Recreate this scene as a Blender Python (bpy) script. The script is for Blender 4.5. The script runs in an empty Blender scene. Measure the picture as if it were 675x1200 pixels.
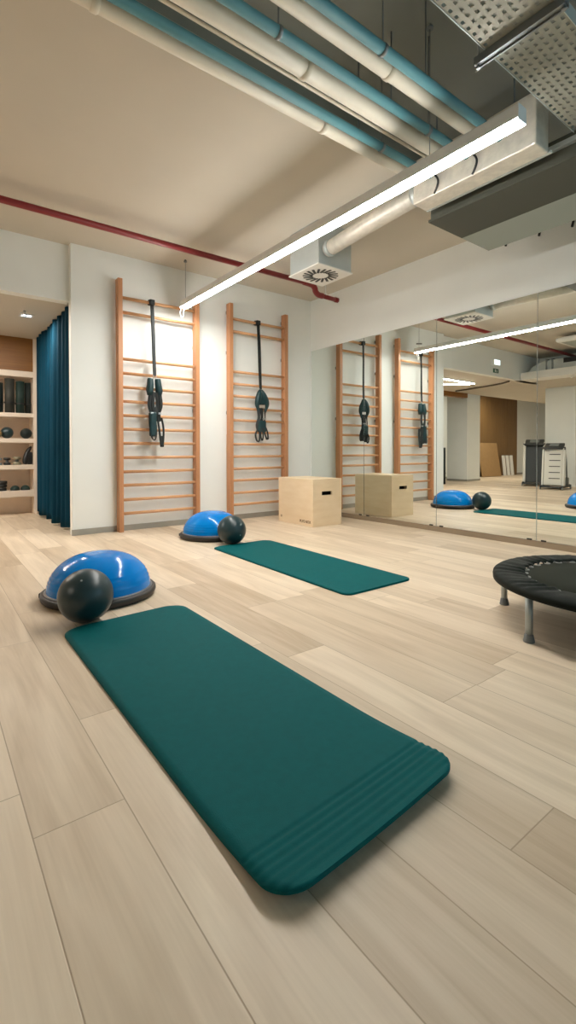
import bpy, bmesh, math, random
from mathutils import Vector, Matrix
random.seed(7)
PI = math.pi
sc = bpy.context.scene
COL = sc.collection

# ------------------------------------------------------------------ materials
def new_mat(name):
    m = bpy.data.materials.new(name); m.use_nodes = True
    nt = m.node_tree; b = nt.nodes['Principled BSDF']
    return m, nt, b
def sock(b, *names):
    for n in names:
        if n in b.inputs: return b.inputs[n]
def mat(name, col, rough=0.5, metal=0.0, spec=0.5, noise=0.0, nscale=8.0, bump=0.0, bscale=60.0, coat=0.0, stretch=(1,1,1), col2=None, sheen=0.0):
    m, nt, b = new_mat(name)
    b.inputs['Roughness'].default_value = rough
    b.inputs['Metallic'].default_value = metal
    s = sock(b, 'Specular IOR Level', 'Specular')
    if s: s.default_value = spec
    if coat: b.inputs['Coat Weight'].default_value = coat; b.inputs['Coat Roughness'].default_value = 0.08
    if sheen: b.inputs['Sheen Weight'].default_value = sheen
    b.inputs['Base Color'].default_value = (*col, 1)
    if noise or bump or col2:
        tc = nt.nodes.new('ShaderNodeTexCoord'); mp = nt.nodes.new('ShaderNodeMapping')
        mp.inputs['Scale'].default_value = stretch
        nt.links.new(tc.outputs['Object'], mp.inputs['Vector'])
    if noise or col2:
        n = nt.nodes.new('ShaderNodeTexNoise'); n.inputs['Scale'].default_value = nscale; n.inputs['Detail'].default_value = 5
        nt.links.new(mp.outputs['Vector'], n.inputs['Vector'])
        r = nt.nodes.new('ShaderNodeValToRGB')
        c2 = col2 or tuple(c*(1-noise) for c in col); c1 = tuple(min(1, c*(1+noise)) for c in col) if not col2 else col
        r.color_ramp.elements[0].color = (*c2, 1); r.color_ramp.elements[1].color = (*c1, 1)
        r.color_ramp.elements[0].position = .3; r.color_ramp.elements[1].position = .7
        nt.links.new(n.outputs['Fac'], r.inputs['Fac']); nt.links.new(r.outputs['Color'], b.inputs['Base Color'])
    if bump:
        n2 = nt.nodes.new('ShaderNodeTexNoise'); n2.inputs['Scale'].default_value = bscale; n2.inputs['Detail'].default_value = 3
        nt.links.new(mp.outputs['Vector'], n2.inputs['Vector'])
        bp = nt.nodes.new('ShaderNodeBump'); bp.inputs['Strength'].default_value = bump; bp.inputs['Distance'].default_value = .01
        nt.links.new(n2.outputs['Fac'], bp.inputs['Height']); nt.links.new(bp.outputs['Normal'], b.inputs['Normal'])
    return m
def emit(name, col, strength):
    m, nt, b = new_mat(name)
    b.inputs['Base Color'].default_value = (.8, .8, .8, 1)
    b.inputs['Emission Color'].default_value = (*col, 1); b.inputs['Emission Strength'].default_value = strength
    return m

def floor_material():
    m, nt, b = new_mat('oak_plank_floor')
    N, L = nt.nodes.new, nt.links.new
    tc = N('ShaderNodeTexCoord'); sp = N('ShaderNodeSeparateXYZ'); L(tc.outputs['Object'], sp.inputs[0])
    def M(op, a, bb=None, c=None):
        n = N('ShaderNodeMath'); n.operation = op
        for i, v in enumerate((a, bb, c)):
            if v is None: continue
            if isinstance(v, (int, float)): n.inputs[i].default_value = v
            else: L(v, n.inputs[i])
        return n.outputs[0]
    W, LEN = 0.2055, 1.26
    u = M('DIVIDE', M('SUBTRACT', sp.outputs['X'], 0.187), W)
    row = M('FLOOR', u)
    wn = N('ShaderNodeTexWhiteNoise'); wn.noise_dimensions = '1D'; L(M('ADD', row, 3.37), wn.inputs['W'])
    v = M('DIVIDE', M('ADD', sp.outputs['Y'], M('MULTIPLY', wn.outputs['Value'], LEN)), LEN)
    colm = M('FLOOR', v)
    cv = N('ShaderNodeCombineXYZ'); L(row, cv.inputs[0]); L(colm, cv.inputs[1])
    wc = N('ShaderNodeTexWhiteNoise'); wc.noise_dimensions = '3D'; L(cv.outputs[0], wc.inputs['Vector'])
    rnd = wc.outputs['Value']
    # seams
    fu = M('FRACT', u); fv = M('FRACT', v)
    du = M('MULTIPLY', M('MINIMUM', fu, M('SUBTRACT', 1.0, fu)), W)
    dv = M('MULTIPLY', M('MINIMUM', fv, M('SUBTRACT', 1.0, fv)), LEN)
    d = M('MINIMUM', du, dv)
    seam = N('ShaderNodeMapRange'); seam.inputs['From Min'].default_value = 0.0004; seam.inputs['From Max'].default_value = .0022
    L(d, seam.inputs['Value'])
    # grain: long noise along y, shifted per plank
    g = N('ShaderNodeCombineXYZ')
    L(M('MULTIPLY', sp.outputs['X'], 11.0), g.inputs[0]); L(M('ADD', M('MULTIPLY', sp.outputs['Y'], 1.1), M('MULTIPLY', rnd, 37.0)), g.inputs[1]); L(M('MULTIPLY', rnd, 11.0), g.inputs[2])
    n1 = N('ShaderNodeTexNoise'); n1.inputs['Scale'].default_value = 1.3; n1.inputs['Detail'].default_value = 4; n1.inputs['Distortion'].default_value = .8; L(g.outputs[0], n1.inputs['Vector'])
    g2 = N('ShaderNodeCombineXYZ')
    L(M('MULTIPLY', sp.outputs['X'], 130.0), g2.inputs[0]); L(M('ADD', M('MULTIPLY', sp.outputs['Y'], 3.0), M('MULTIPLY', rnd, 91.0)), g2.inputs[1])
    n2 = N('ShaderNodeTexNoise'); n2.inputs['Scale'].default_value = 1.0; n2.inputs['Detail'].default_value = 3; L(g2.outputs[0], n2.inputs['Vector'])
    r = N('ShaderNodeValToRGB'); e = r.color_ramp.elements
    e[0].position = .25; e[0].color = (*FLOOR_A, 1); e[1].position = .8; e[1].color = (*FLOOR_B, 1)
    t = M('ADD', M('MULTIPLY', n1.outputs['Fac'], .56), M('MULTIPLY', rnd, .36)); t = M('ADD', t, M('MULTIPLY', n2.outputs['Fac'], .16))
    L(t, r.inputs['Fac'])
    mx = N('ShaderNodeMix'); mx.data_type = 'RGBA'
    L(seam.outputs[0], mx.inputs['Factor']); mx.inputs['A'].default_value = (*[c*.8 for c in FLOOR_A], 1); L(r.outputs['Color'], mx.inputs['B'])
    L(mx.outputs['Result'], b.inputs['Base Color'])
    b.inputs['Roughness'].default_value = .42; b.inputs['Specular IOR Level'].default_value = .35
    bp = N('ShaderNodeBump'); bp.inputs['Strength'].default_value = .25; bp.inputs['Distance'].default_value = .002
    L(M('ADD', seam.outputs[0], M('MULTIPLY', n2.outputs['Fac'], .15)), bp.inputs['Height']); L(bp.outputs['Normal'], b.inputs['Normal'])
    return m
def wood(name, c1, c2, rough=.45, axis='z', scale=1.0):
    s = {'z': (26, 26, 1.6), 'x': (1.6, 26, 26), 'y': (26, 1.6, 26)}[axis]
    return mat(name, c1, rough, noise=.1, col2=c2, nscale=1.2*scale, stretch=s)

FLOOR_A, FLOOR_B = (.45, .335, .22), (.81, .68, .525)
m_floor = floor_material()
m_wall = mat('white_wall_paint', (.85, .875, .85), .7, noise=.015, nscale=3, bump=.05, bscale=180)
m_ceil = mat('ceiling_paint', (.60, .555, .475), .85, noise=.02, nscale=2)
m_skirt = mat('grey_skirting', (.36, .35, .31), .35, metal=.25, noise=.06)
m_plinth = mat('brown_skirting', (.30, .235, .165), .3, noise=.08, stretch=(1, .2, 1), metal=.3)
m_mirror = mat('mirror_glass', (.84, .875, .84), .0, metal=1.0)
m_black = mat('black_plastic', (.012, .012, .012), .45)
m_post = wood('beech_post', (.56, .27, .125), (.46, .205, .09), axis='z')
m_rung = wood('beech_rung', (.70, .40, .205), (.58, .30, .14), axis='x')
m_batten = wood('pale_batten', (.66, .44, .24), (.58, .36, .18), axis='z')
m_ply = mat('birch_plywood', (.84, .68, .475), .5, col2=(.77, .60, .385), nscale=1.6, stretch=(2.2, 2.2, 9))
m_burn = mat('burnt_print', (.16, .07, .025), .7)
m_mat = mat('teal_foam', (.0, .092, .098), .7, noise=.06, nscale=40, bump=.12, bscale=420, spec=.10)
m_blue = mat('blue_vinyl', (.0, .20, .62), .14, spec=.24, noise=.03, nscale=4)
m_base = mat('black_rubber_platform', (.016, .014, .012), .5, bump=.08, bscale=200)
m_grey = mat('grey_seam', (.12, .14, .16), .4)
m_ball = mat('slate_vinyl_ball', (.014, .036, .042), .34, spec=.5, bump=.05, bscale=500)
m_valve = mat('pale_valve', (.30, .36, .38), .4)
m_curtain = mat('teal_curtain', (.001, .036, .066), .9, noise=.12, nscale=3, bump=.15, bscale=300, spec=.15)
m_track = mat('dark_track', (.09, .075, .055), .5)
m_led = emit('led_diffuser', (1.0, .975, .92), 105.0)
m_led2 = emit('alcove_led_diffuser', (1.0, .94, .84), 120.0)
m_spot = emit('spot_lens', (.85, .95, 1.0), 3.0)
m_exit = emit('emergency_lens', (.80, .95, 1.0), 1.9)
m_alu = mat('painted_aluminium', (.76, .77, .76), .4)
m_red = mat('red_pipe_paint', (.23, .014, .016), .38)
m_redf = mat('red_fitting', (.21, .02, .02), .42)
m_galv = mat('galvanised_duct', (.74, .74, .71), .27, metal=1.0, noise=.06, nscale=5)
m_wrap = mat('foil_wrap', (.72, .68, .60), .42, metal=.35, noise=.12, nscale=14, bump=.25, bscale=30)
m_steel = mat('galvanised_sheet', (.55, .60, .60), .42, metal=.5, noise=.05, nscale=6)
m_plate = mat('white_enamel', (.83, .82, .78), .4)
m_fcud = mat('dark_grey_panel', (.085, .088, .070), .6, spec=.3)
m_fcul = mat('mid_grey_panel', (.34, .385, .35), .5)
m_tray = mat('perforated_tray_metal', (.34, .34, .285), .5, metal=.1, noise=.05)
m_strut = mat('strut_metal', (.22, .24, .25), .4, metal=.7)
m_shelf = mat('cream_shelf_board', (.82, .70, .58), .5, noise=.03)
m_oak = wood('orange_oak', (.27, .115, .018), (.21, .08, .012), axis='x')
m_dkwood = wood('brown_veneer', (.21, .118, .040), (.16, .085, .028), axis='z')
m_card = mat('brown_cardboard', (.34, .205, .085), .7, noise=.05)
m_strap = mat('black_webbing', (.010, .014, .014), .6, noise=.2, nscale=120)
m_grip = mat('dark_teal_grip', (.002, .030, .034), .5, noise=.2, nscale=20)
m_ring = mat('steel_buckle', (.55, .55, .54), .3, metal=.9)
m_tmat = mat('jump_mat_weave', (.020, .023, .016), .8, bump=.2, bscale=700, spec=.15)
m_skirtf = mat('black_cover_fabric', (.005, .008, .006), .6, bump=.1, bscale=250, spec=.12)
m_leg = mat('silver_leg', (.40, .44, .45), .35, metal=.65)
m_foot = mat('grey_rubber_foot', (.16, .175, .185), .6)
m_bungee = mat('white_loop', (.30, .30, .28), .5)
m_tmw = mat('treadmill_white', (.74, .72, .66), .4)
m_tmd = mat('treadmill_dark', (.035, .04, .042), .45)
m_tmc = mat('treadmill_grey', (.20, .22, .22), .4)
m_roll1 = mat('black_green_foam', (.005, .013, .011), .7, noise=.2)
m_roll2 = mat('olive_grey_foam', (.034, .034, .026), .7, noise=.15)
m_roll3 = mat('deep_green_foam', (.007, .026, .020), .7, noise=.15)
m_ochre = mat('ochre_rubber', (.34, .23, .09), .5)
m_olive = mat('olive_rubber', (.22, .20, .13), .5)
m_green = mat('green_sign', (.015, .09, .045), .5)
m_whitep = mat('white_board', (.78, .77, .72), .45)
m_sign = mat('sign_white', (.8, .85, .82), .5)

# ------------------------------------------------------------------ mesh helpers
def B(): return bmesh.new()
def box(bm, x0, x1, y0, y1, z0, z1, bev=0.0, seg=2):
    vs = [bm.verts.new((x, y, z)) for x in (x0, x1) for y in (y0, y1) for z in (z0, z1)]
    q = [(0,1,3,2),(4,6,7,5),(0,4,5,1),(2,3,7,6),(0,2,6,4),(1,5,7,3)]
    fs = [bm.faces.new([vs[i] for i in f]) for f in q]
    if bev:
        es = list({e for f in fs for e in f.edges})
        bmesh.ops.bevel(bm, geom=es, offset=bev, segments=seg, profile=.5, affect='EDGES')
def rotbox(bm, c, s, M3, bev=0.0):
    t = bmesh.new(); box(t, -s[0]/2, s[0]/2, -s[1]/2, s[1]/2, -s[2]/2, s[2]/2, bev)
    bmesh.ops.transform(t, matrix=Matrix.Translation(c) @ M3.to_4x4(), verts=t.verts)
    join(bm, t)
def join(bm, t):
    mp = {}
    for v in t.verts: mp[v] = bm.verts.new(v.co)
    for f in t.faces:
        nf = bm.faces.new([mp[v] for v in f.verts]); nf.smooth = f.smooth
    t.free()
def frames(pts, up=None):
    n = len(pts); T = []
    for i in range(n):
        a = pts[max(i-1, 0)]; b = pts[min(i+1, n-1)]; T.append((b-a).normalized())
    u0 = Vector(up) if up else (Vector((0,0,1)) if abs(T[0].z) < .9 else Vector((1,0,0)))
    out = []; u = u0
    for t in T:
        if up: u = Vector(up)
        s = t.cross(u)
        if s.length < 1e-5: s = t.orthogonal()
        s.normalize(); uu = s.cross(t).normalized(); u = uu
        out.append((t, s, uu))
    return out
def tube(bm, pts, r, n=12, cap=True, closed=False, up=None):
    pts = [Vector(p) for p in pts]; rs = r if isinstance(r, (list, tuple)) else [r]*len(pts)
    fr = frames(pts, up); rings = []
    for p, (t, s, u), rr in zip(pts, fr, rs):
        rings.append([bm.verts.new(p + (s*math.cos(2*PI*k/n) + u*math.sin(2*PI*k/n))*rr) for k in range(n)])
    m = len(rings)
    for i in range(m if closed else m-1):
        a, b = rings[i], rings[(i+1) % m]
        for k in range(n):
            f = bm.faces.new((a[k], a[(k+1) % n], b[(k+1) % n], b[k])); f.smooth = True
    if cap and not closed:
        bm.faces.new(rings[0][::-1]); bm.faces.new(rings[-1])
def ribbon(bm, pts, w, t, side=(1, 0, 0)):
    """flat webbing along a path; `side` is the width direction"""
    pts = [Vector(p) for p in pts]; rings = []; n = len(pts)
    for i, p in enumerate(pts):
        a = pts[max(i-1, 0)]; b = pts[min(i+1, n-1)]; T = (b-a).normalized()
        sd = Vector(side(i/(n-1)) if callable(side) else side); sd = (sd - T*sd.dot(T)).normalized(); nn = T.cross(sd)
        rings.append([bm.verts.new(p + sd*w/2*x + nn*t/2*y) for x, y in ((-1,-1),(1,-1),(1,1),(-1,1))])
    for i in range(n-1):
        for k in range(4): bm.faces.new((rings[i][k], rings[i][(k+1)%4], rings[i+1][(k+1)%4], rings[i+1][k]))
    bm.faces.new(rings[0][::-1]); bm.faces.new(rings[-1])
def lathe(bm, prof, c, n=64, axis='z', cap0=True, cap1=True):
    rings = []
    for r, h in prof:
        ring = []
        for k in range(n):
            a = 2*PI*k/n
            if axis == 'z': p = (c[0]+r*math.cos(a), c[1]+r*math.sin(a), c[2]+h)
            elif axis == 'x': p = (c[0]+h, c[1]+r*math.cos(a), c[2]+r*math.sin(a))
            else: p = (c[0]+r*math.sin(a), c[1]+h, c[2]+r*math.cos(a))
            ring.append(bm.verts.new(p))
        rings.append(ring)
    for i in range(len(rings)-1):
        for k in range(n):
            f = bm.faces.new((rings[i][k], rings[i][(k+1)%n], rings[i+1][(k+1)%n], rings[i+1][k])); f.smooth = True
    if cap0: bm.faces.new(rings[0][::-1])
    if cap1: bm.faces.new(rings[-1])
def sphere(bm, c, r, n=40):
    prof = [(max(r*math.sin(PI*i/(n//2)), 1e-4), -r*math.cos(PI*i/(n//2))) for i in range(n//2+1)]
    lathe(bm, prof, c, n)
def spline(ps, k=6):
    ps = [Vector(p) for p in ps]; out = []
    for i in range(len(ps)-1):
        p0, p1, p2, p3 = ps[max(i-1,0)], ps[i], ps[i+1], ps[min(i+2,len(ps)-1)]
        for j in range(k):
            t = j/k
            out.append(.5*((2*p1)+(p2-p0)*t+(2*p0-5*p1+4*p2-p3)*t*t+(3*p1-p0-3*p2+p3)*t**3))
    out.append(ps[-1]); return out

def wloc(o):
    v = Vector((0,0,0))
    while o is not None: v = v + o.location; o = o.parent
    return v
def obj(name, bm, m, parent=None, origin=None, smooth_angle=None):
    """links one mesh object; vertices are given in world space"""
    bmesh.ops.recalc_face_normals(bm, faces=bm.faces)
    if origin is None:
        if parent is not None and False: pass
        xs = [v.co for v in bm.verts]
        mn = Vector((min(v.x for v in xs), min(v.y for v in xs), min(v.z for v in xs))); mx_ = Vector((max(v.x for v in xs), max(v.y for v in xs), max(v.z for v in xs)))
        origin = Vector(((mn.x+mx_.x)/2, (mn.y+mx_.y)/2, mn.z))
    origin = Vector(origin)
    for v in bm.verts: v.co -= origin
    me = bpy.data.meshes.new(name); bm.to_mesh(me); bm.free()
    for mm in (m if isinstance(m, (list, tuple)) else [m]): me.materials.append(mm)
    o = bpy.data.objects.new(name, me); COL.objects.link(o)
    if parent is not None:
        o.parent = parent; o.location = origin - wloc(parent)
    else: o.location = origin
    return o
def tag(o, label, cat, group=None):
    o['label'] = label; o['category'] = cat
    if group: o['group'] = group
    return o
def thing(name, label, cat, loc, group=None):
    o = bpy.data.objects.new(name, None); COL.objects.link(o); o.location = loc; o.empty_display_size = .1
    return tag(o, label, cat, group)
def struct(name, bm, m, parent=None, origin=(0,0,0)):
    o = obj(name, bm, m, parent, origin)
    if parent is None: o['kind'] = 'structure'
    return o
def sbox(name, m, *dims):
    bm = B()
    for d in (dims if isinstance(dims[0], (tuple, list)) else [dims]): box(bm, *d)
    return struct(name, bm, m)
def copy_tree(o, delta, label=None):
    def cp(s, parent):
        c = s.copy(); COL.objects.link(c); c.parent = parent
        for ch in list(s.children): cp(ch, c)
        return c
    r = cp(o, o.parent); r.location = o.location + Vector(delta)
    if label: r['label'] = label
    return r

# ------------------------------------------------------------------ room shell
XM, YB, ZC, ZS = 4.40, 5.26, 3.0, 2.42
YBAY, ZB = 2.36, 3.32
sbox('floor', m_floor, -11.2, 4.6, -4.1, 9.2, -.1, 0)
m_bay = mat('raw_grey_ceiling', (.29, .30, .265), .85, noise=.06, nscale=2)
sbox('ceiling', m_ceil, -2.7, 4.6, YBAY, 5.6, ZC, ZC+.1)
sbox('ceiling_service_bay', m_bay, (-2.7, 4.6, -4.1, YBAY+.1, 3.32, 3.42), (-2.7, 4.6, YBAY, YBAY+.1, ZC+.1, 3.32))
sbox('ceiling_low', m_ceil, (-11.2, 1.42, 5.46, 7.45, ZS, ZS+.08), (-11.2, -2.16, -4.1, 5.34, ZS, ZS+.08), (-11.2, -1.73, 5.34, 5.46, ZS, ZS+.08))
sbox('ceiling_far', m_ceil, -11.2, 1.42, 7.45, 9.2, 2.72, 2.8)
sbox('wall_back', m_wall, 1.215, 4.6, YB, YB+.10, 0, ZC)
sbox('wall_header', m_wall, (-2.7, 1.215, 5.34, 5.46, ZS, ZC))
ADDED_WIN = [(-3.6, -2.2), (-1.9, -.5)]  # unseen windows added past the frame to throw cool light on the ducts
sbox('wall_right', m_wall, (XM+.012, 4.6, -4.1, -3.6, 0, ZB), (XM+.012, 4.6, -2.2, -1.9, 0, ZB), (XM+.012, 4.6, -.5, YB, 0, ZB), *[(XM+.012, 4.6, a, b, z0, z1) for a, b in ADDED_WIN for z0, z1 in ((0, .9), (2.5, ZB))])
for i, (a, b) in enumerate(ADDED_WIN):
    bm = B()
    for d in ((a, a+.05), (b-.05, b), ((a+b)/2-.025, (a+b)/2+.025)): box(bm, 4.52, 4.58, d[0], d[1], .9, 2.5)
    box(bm, 4.52, 4.58, a, b, .9, .95); box(bm, 4.52, 4.58, a, b, 2.45, 2.5)
    struct('window_%d' % (i+4), bm, m_plate)  # frames of the added, unseen right-wall windows
sbox('wall_curtain_side', m_wall, 1.42, 1.5, YB+.1, 9.2, 0, 2.8)
sbox('wall_far', m_wall, -11.2, 1.5, 8.85, 8.95, 0, 2.72)
sbox('wall_left', m_wall, -11.2, -11.1, -4.1, 9.2, 0, 2.72)
sbox('wall_duct_side', m_wall, -2.7, -2.6, -4.1, 5.34, ZS+.08, ZB)
sbox('column', m_wall, -4.12, -3.46, 7.73, 8.38, 0, 2.72)
sbox('wall_treadmill_side', m_wall, -5.2, -3.6, 4.95, 5.65, 0, ZS)
# front wall behind the camera, with three tall daylight windows
WIN = [(-1.9, -.5), (-.1, 1.3), (1.7, 3.1)]
fr = [(-11.2, WIN[0][0], -4.1, -3.95, 0, ZB), (WIN[0][1], WIN[1][0], -4.1, -3.95, 0, ZB), (WIN[1][1], WIN[2][0], -4.1, -3.95, 0, ZB), (WIN[2][1], 4.6, -4.1, -3.95, 0, ZB)]
for a, b in WIN: fr += [(a, b, -4.1, -3.95, 0, .9), (a, b, -4.1, -3.95, 2.4, ZB)]
sbox('wall_front', m_wall, *fr)
for i, (a, b) in enumerate(WIN):
    bm = B()
    for d in ((a, a+.05), (b-.05, b), ((a+b)/2-.025, (a+b)/2+.025)): box(bm, d[0], d[1], -4.06, -4.0, .9, 2.4)
    box(bm, a, b, -4.06, -4.0, .9, .95); box(bm, a, b, -4.06, -4.0, 2.35, 2.4)
    struct('window_%d' % (i+1), bm, m_plate)

# skirtings
sbox('baseboard_back', m_skirt, 1.205, XM, YB-.012, YB, 0, .06)
sbox('baseboard_right', m_plinth, XM-.006, XM+.012, -1.5, YB-.012, 0, .055)
sbox('baseboard_column', m_skirt, -4.13, -3.45, 7.72, 8.39, 0, .05)
sbox('baseboard_far', m_skirt, -11.1, 1.4, 8.838, 8.85, 0, .06)

# ------------------------------------------------------------------ mirrors
seams = [(5.226, 4.2085), (4.2015, 3.1425), (3.1355, 2.0795), (2.0725, 1.01)]
ml = ['narrow-reflection mirror panel in the corner beside the second wall bars, behind the plywood box',
      'mirror panel reflecting the plywood box and both wall bars',
      'mirror panel reflecting the white column and the far blue dome',
      'mirror panel behind the trampoline reflecting the white treadmill']
ml[0] = 'tall mirror panel in the room corner, partly behind the plywood box'
for i, (a, b) in enumerate(seams):
    t = thing('mirror_panel', ml[i], 'mirror', (XM, (a+b)/2, .055), 'mirror panels along the wall')
    bm = B(); box(bm, XM, XM+.006, b, a, .0575, 2.285)
    obj('glass', bm, m_mirror, t)
    bm = B(); box(bm, XM+.006, XM+.012, b, a, .0575, 2.285); obj('backing', bm, m_black, t)
    for y in ((a-.06) if i else None, b+.06):
        if y is None: continue
        bm = B(); box(bm, XM-.006, XM+.004, y-.022, y+.022, .054, .068, .002); obj('clip', bm, m_black, t)

# ------------------------------------------------------------------ wall bars
RZ = [2.52, 2.364, 1.863, 1.71, 1.56, 1.407, 1.256, 1.107, .955, .80, .647, .50, .343, .194]
Y0, Y1 = 5.145, 5.232
def wall_bars(xa, xb, xc, xd, top, label):
    t = thing('wall_bars', label, 'wall bars', ((xa+xd)/2, 5.2, 0), 'wooden wall bars')
    for a, b in ((xa, xb), (xc, xd)):
        bm = B(); box(bm, a, b, Y0, Y1, 0, top, .004); obj('post', bm, m_post, t)
        bm = B(); box(bm, a+.006, b-.006, Y1, YB-.013, .02, 1.08); obj('wall_batten', bm, m_batten, t)
        for z in (1.35, 2.1, 2.6):
            bm = B(); box(bm, a+.01, b-.01, Y1, YB, z-.02, z+.02); obj('wall_bracket', bm, m_strut, t)
    for z in RZ:
        bm = B(); n = 14; yc = 5.188
        L = [];
        for x in (xb-.012, xc+.012):
            L.append([bm.verts.new((x, yc+.020*math.cos(2*PI*k/n), z+.0165*math.sin(2*PI*k/n))) for k in range(n)])
        for k in range(n):
            f = bm.faces.new((L[0][k], L[0][(k+1)%n], L[1][(k+1)%n], L[1][k])); f.smooth = True
        bm.faces.new(L[0]); bm.faces.new(L[1])
        obj('rung', bm, m_rung, t)
    return t
wall_bars(1.655, 1.705, 2.558, 2.608, 2.712, 'wooden wall bars nearer the blue curtain, with the long black strap hanging')
wall_bars(3.018, 3.068, 3.868, 3.922, 2.70, 'wooden wall bars near the mirror corner, partly behind the plywood box')

# ------------------------------------------------------------------ suspension trainers
def trainer(x, label, kind):
    yf = 5.118
    t = thing('suspension_trainer', label, 'suspension trainer', (x, yf, 2.52), 'suspension trainers')
    # anchor loop round the top rung
    bm = B(); pts = [(x, 5.188+.031*math.cos(a), 2.52+.028*math.sin(a)) for a in [2*PI*k/20 for k in range(21)]]
    ribbon(bm, pts, .045, .006, (1,0,0)); obj('anchor_loop', bm, m_strap, t)
    bm = B(); box(bm, x-.03, x+.03, 5.125, 5.16, 2.485, 2.545, .008); obj('anchor_pad', bm, m_strap, t)
    zb = 1.70 if kind == 1 else 1.66
    bm = B()
    ribbon(bm, spline([(x, 5.148, 2.50), (x+.004, 5.135, 2.25), (x+.012, 5.13, 1.95), (x+.018, yf, zb)]), .038, .004, (1,0,0))
    ribbon(bm, spline([(x+.004, 5.140, 2.50), (x+.012, 5.125, 2.2), (x+.016, 5.12, 1.95), (x+.018, yf-.006, zb)]), .030, .004, (1,0,0))
    obj('main_strap', bm, m_strap, t)
    xc = x+.018
    bm = B(); tube(bm, [(xc+.018*math.cos(a), yf, zb-.008+.024*math.sin(a)) for a in [2*PI*k/16 for k in range(16)]], .005, 8, closed=True, up=(0,1,0)); obj('carabiner', bm, m_ring, t)
    if kind == 1:
        # two padded foam grips side by side
        for s in (-1, 1):
            bm = B(); cx = xc + s*.034 - .008
            pr = [(.002,0),(.030,.003),(.034,.03),(.038,.10),(.043,.16),(.036,.185),(.018,.19)]
            ps = [(cx + .006*s, yf, zb-.03), (cx+.008*s, yf, zb-.045), (cx+.012*s, yf-.005, zb-.10), (cx+.020*s, yf-.01, zb-.16), (cx+.016*s, yf-.008, zb-.215)]
            tube(bm, ps, [.030, .034, .037, .041, .030], 10); obj('grip', bm, m_grip, t)
            bm = B()
            for q in range(3):
                xx = cx + (q-1)*.020
                ribbon(bm, spline([(xx, yf-.03, zb-.18), (xx+.012*s, yf-.02-.01*q, zb-.32), (xx-.01*s, yf-.03, zb-.42), (xx+.01, yf-.015, zb-.50)]), .036, .004, (1, .3*(q-1), 0))
            obj('webbing', bm, m_strap, t)
            bm = B(); box(bm, cx-.016+.01*s, cx+.016+.01*s, yf-.055, yf-.04, zb-.425, zb-.405, .003); obj('buckle', bm, m_ring, t)
        # foot cradles, the left one wide, the right one a long loop
        bm = B(); ribbon(bm, spline([(xc-.062, yf, zb-.42), (xc-.066, yf-.02, zb-.55), (xc-.05, yf-.04, zb-.68), (xc-.02, yf-.045, zb-.70), (xc+.004, yf-.03, zb-.62), (xc-.005, yf-.02, zb-.44)]), .06, .006, (.55, .8, 0)); obj('foot_loop', bm, m_strap, t)
        bm = B(); box(bm, xc-.076, xc+.004, yf-.055, yf-.01, zb-.67, zb-.40, .018); obj('grip', bm, m_grip, t)
        bm = B(); ribbon(bm, spline([(xc+.02, yf-.02, zb-.45), (xc+.035, yf-.03, zb-.58), (xc+.05, yf-.035, zb-.72), (xc+.066, yf-.03, zb-.775), (xc+.082, yf-.03, zb-.72), (xc+.09, yf-.02, zb-.58), (xc+.072, yf-.01, zb-.46)]), .038, .018, (.5, .85, 0)); obj('foot_loop', bm, m_strap, t)
        bm = B(); box(bm, xc+.045, xc+.088, yf-.045, yf-.02, zb-.785, zb-.66, .008); obj('loop_pad', bm, m_strap, t)
    else:
        # one folded pouch-like pair of grips, then tangled loops
        for s in (-1, 1):
            bm = B()
            ps = [(xc+.006*s, yf, zb-.01), (xc+.030*s, yf-.015, zb-.06), (xc+.062*s+.008, yf-.02, zb-.14), (xc+.075*s+.01, yf-.02, zb-.21), (xc+.045*s+.01, yf-.015, zb-.29)]
            tube(bm, spline(ps, 4), [.018+.020*math.sin(PI*min(1, i/14)) for i in range(17)], 10); obj('grip', bm, m_grip, t)
        bm = B(); box(bm, xc-.045, xc+.06, yf-.035, yf+.0, zb-.20, zb-.06, .02); obj('pouch', bm, m_grip, t)
        bm = B()
        for q in range(6):
            xx = xc - .058 + q*.024
            ribbon(bm, spline([(xx, yf-.02, zb-.24), (xx+.010*(-1)**q, yf-.03, zb-.36), (xx-.012, yf-.02, zb-.46), (xx+.004, yf-.025, zb-.54)]), .034, .004, (1, .4*(q-2), 0))
        obj('webbing', bm, m_strap, t)
        bm = B(); box(bm, xc+.005, xc+.055, yf-.05, yf-.035, zb-.39, zb-.37, .003); obj('buckle', bm, m_ring, t)
        bm = B(); box(bm, xc-.06, xc+.06, yf-.05, yf-.012, zb-.55, zb-.40, .018); obj('grip', bm, m_grip, t)
        bm = B(); tube(bm, spline([(xc-.05, yf-.02, zb-.50), (xc-.092, yf-.02, zb-.58), (xc-.075, yf-.025, zb-.66), (xc-.04, yf-.03, zb-.655), (xc-.03, yf-.02, zb-.56), (xc-.035, yf-.02, zb-.50)]), .011, 8); obj('foot_loop', bm, m_strap, t)
        bm = B(); ribbon(bm, spline([(xc-.02, yf-.03, zb-.50), (xc-.022, yf-.035, zb-.60), (xc-.005, yf-.04, zb-.65), (xc+.015, yf-.035, zb-.60), (xc+.01, yf-.03, zb-.50)]), .046, .015, (.5, .85, 0)); obj('foot_loop', bm, m_strap, t)
        bm = B(); ribbon(bm, spline([(xc+.015, yf-.03, zb-.49), (xc+.04, yf-.035, zb-.57), (xc+.065, yf-.04, zb-.63), (xc+.09, yf-.035, zb-.62), (xc+.082, yf-.03, zb-.54), (xc+.045, yf-.025, zb-.46)]), .048, .016, (.5, .85, 0)); obj('foot_loop', bm, m_strap, t)
    return t
trainer(2.026, 'black and teal suspension trainer on the wall bars nearer the blue curtain', 1)
trainer(3.436, 'black suspension trainer with tangled loops on the wall bars near the mirror', 2)

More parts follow.
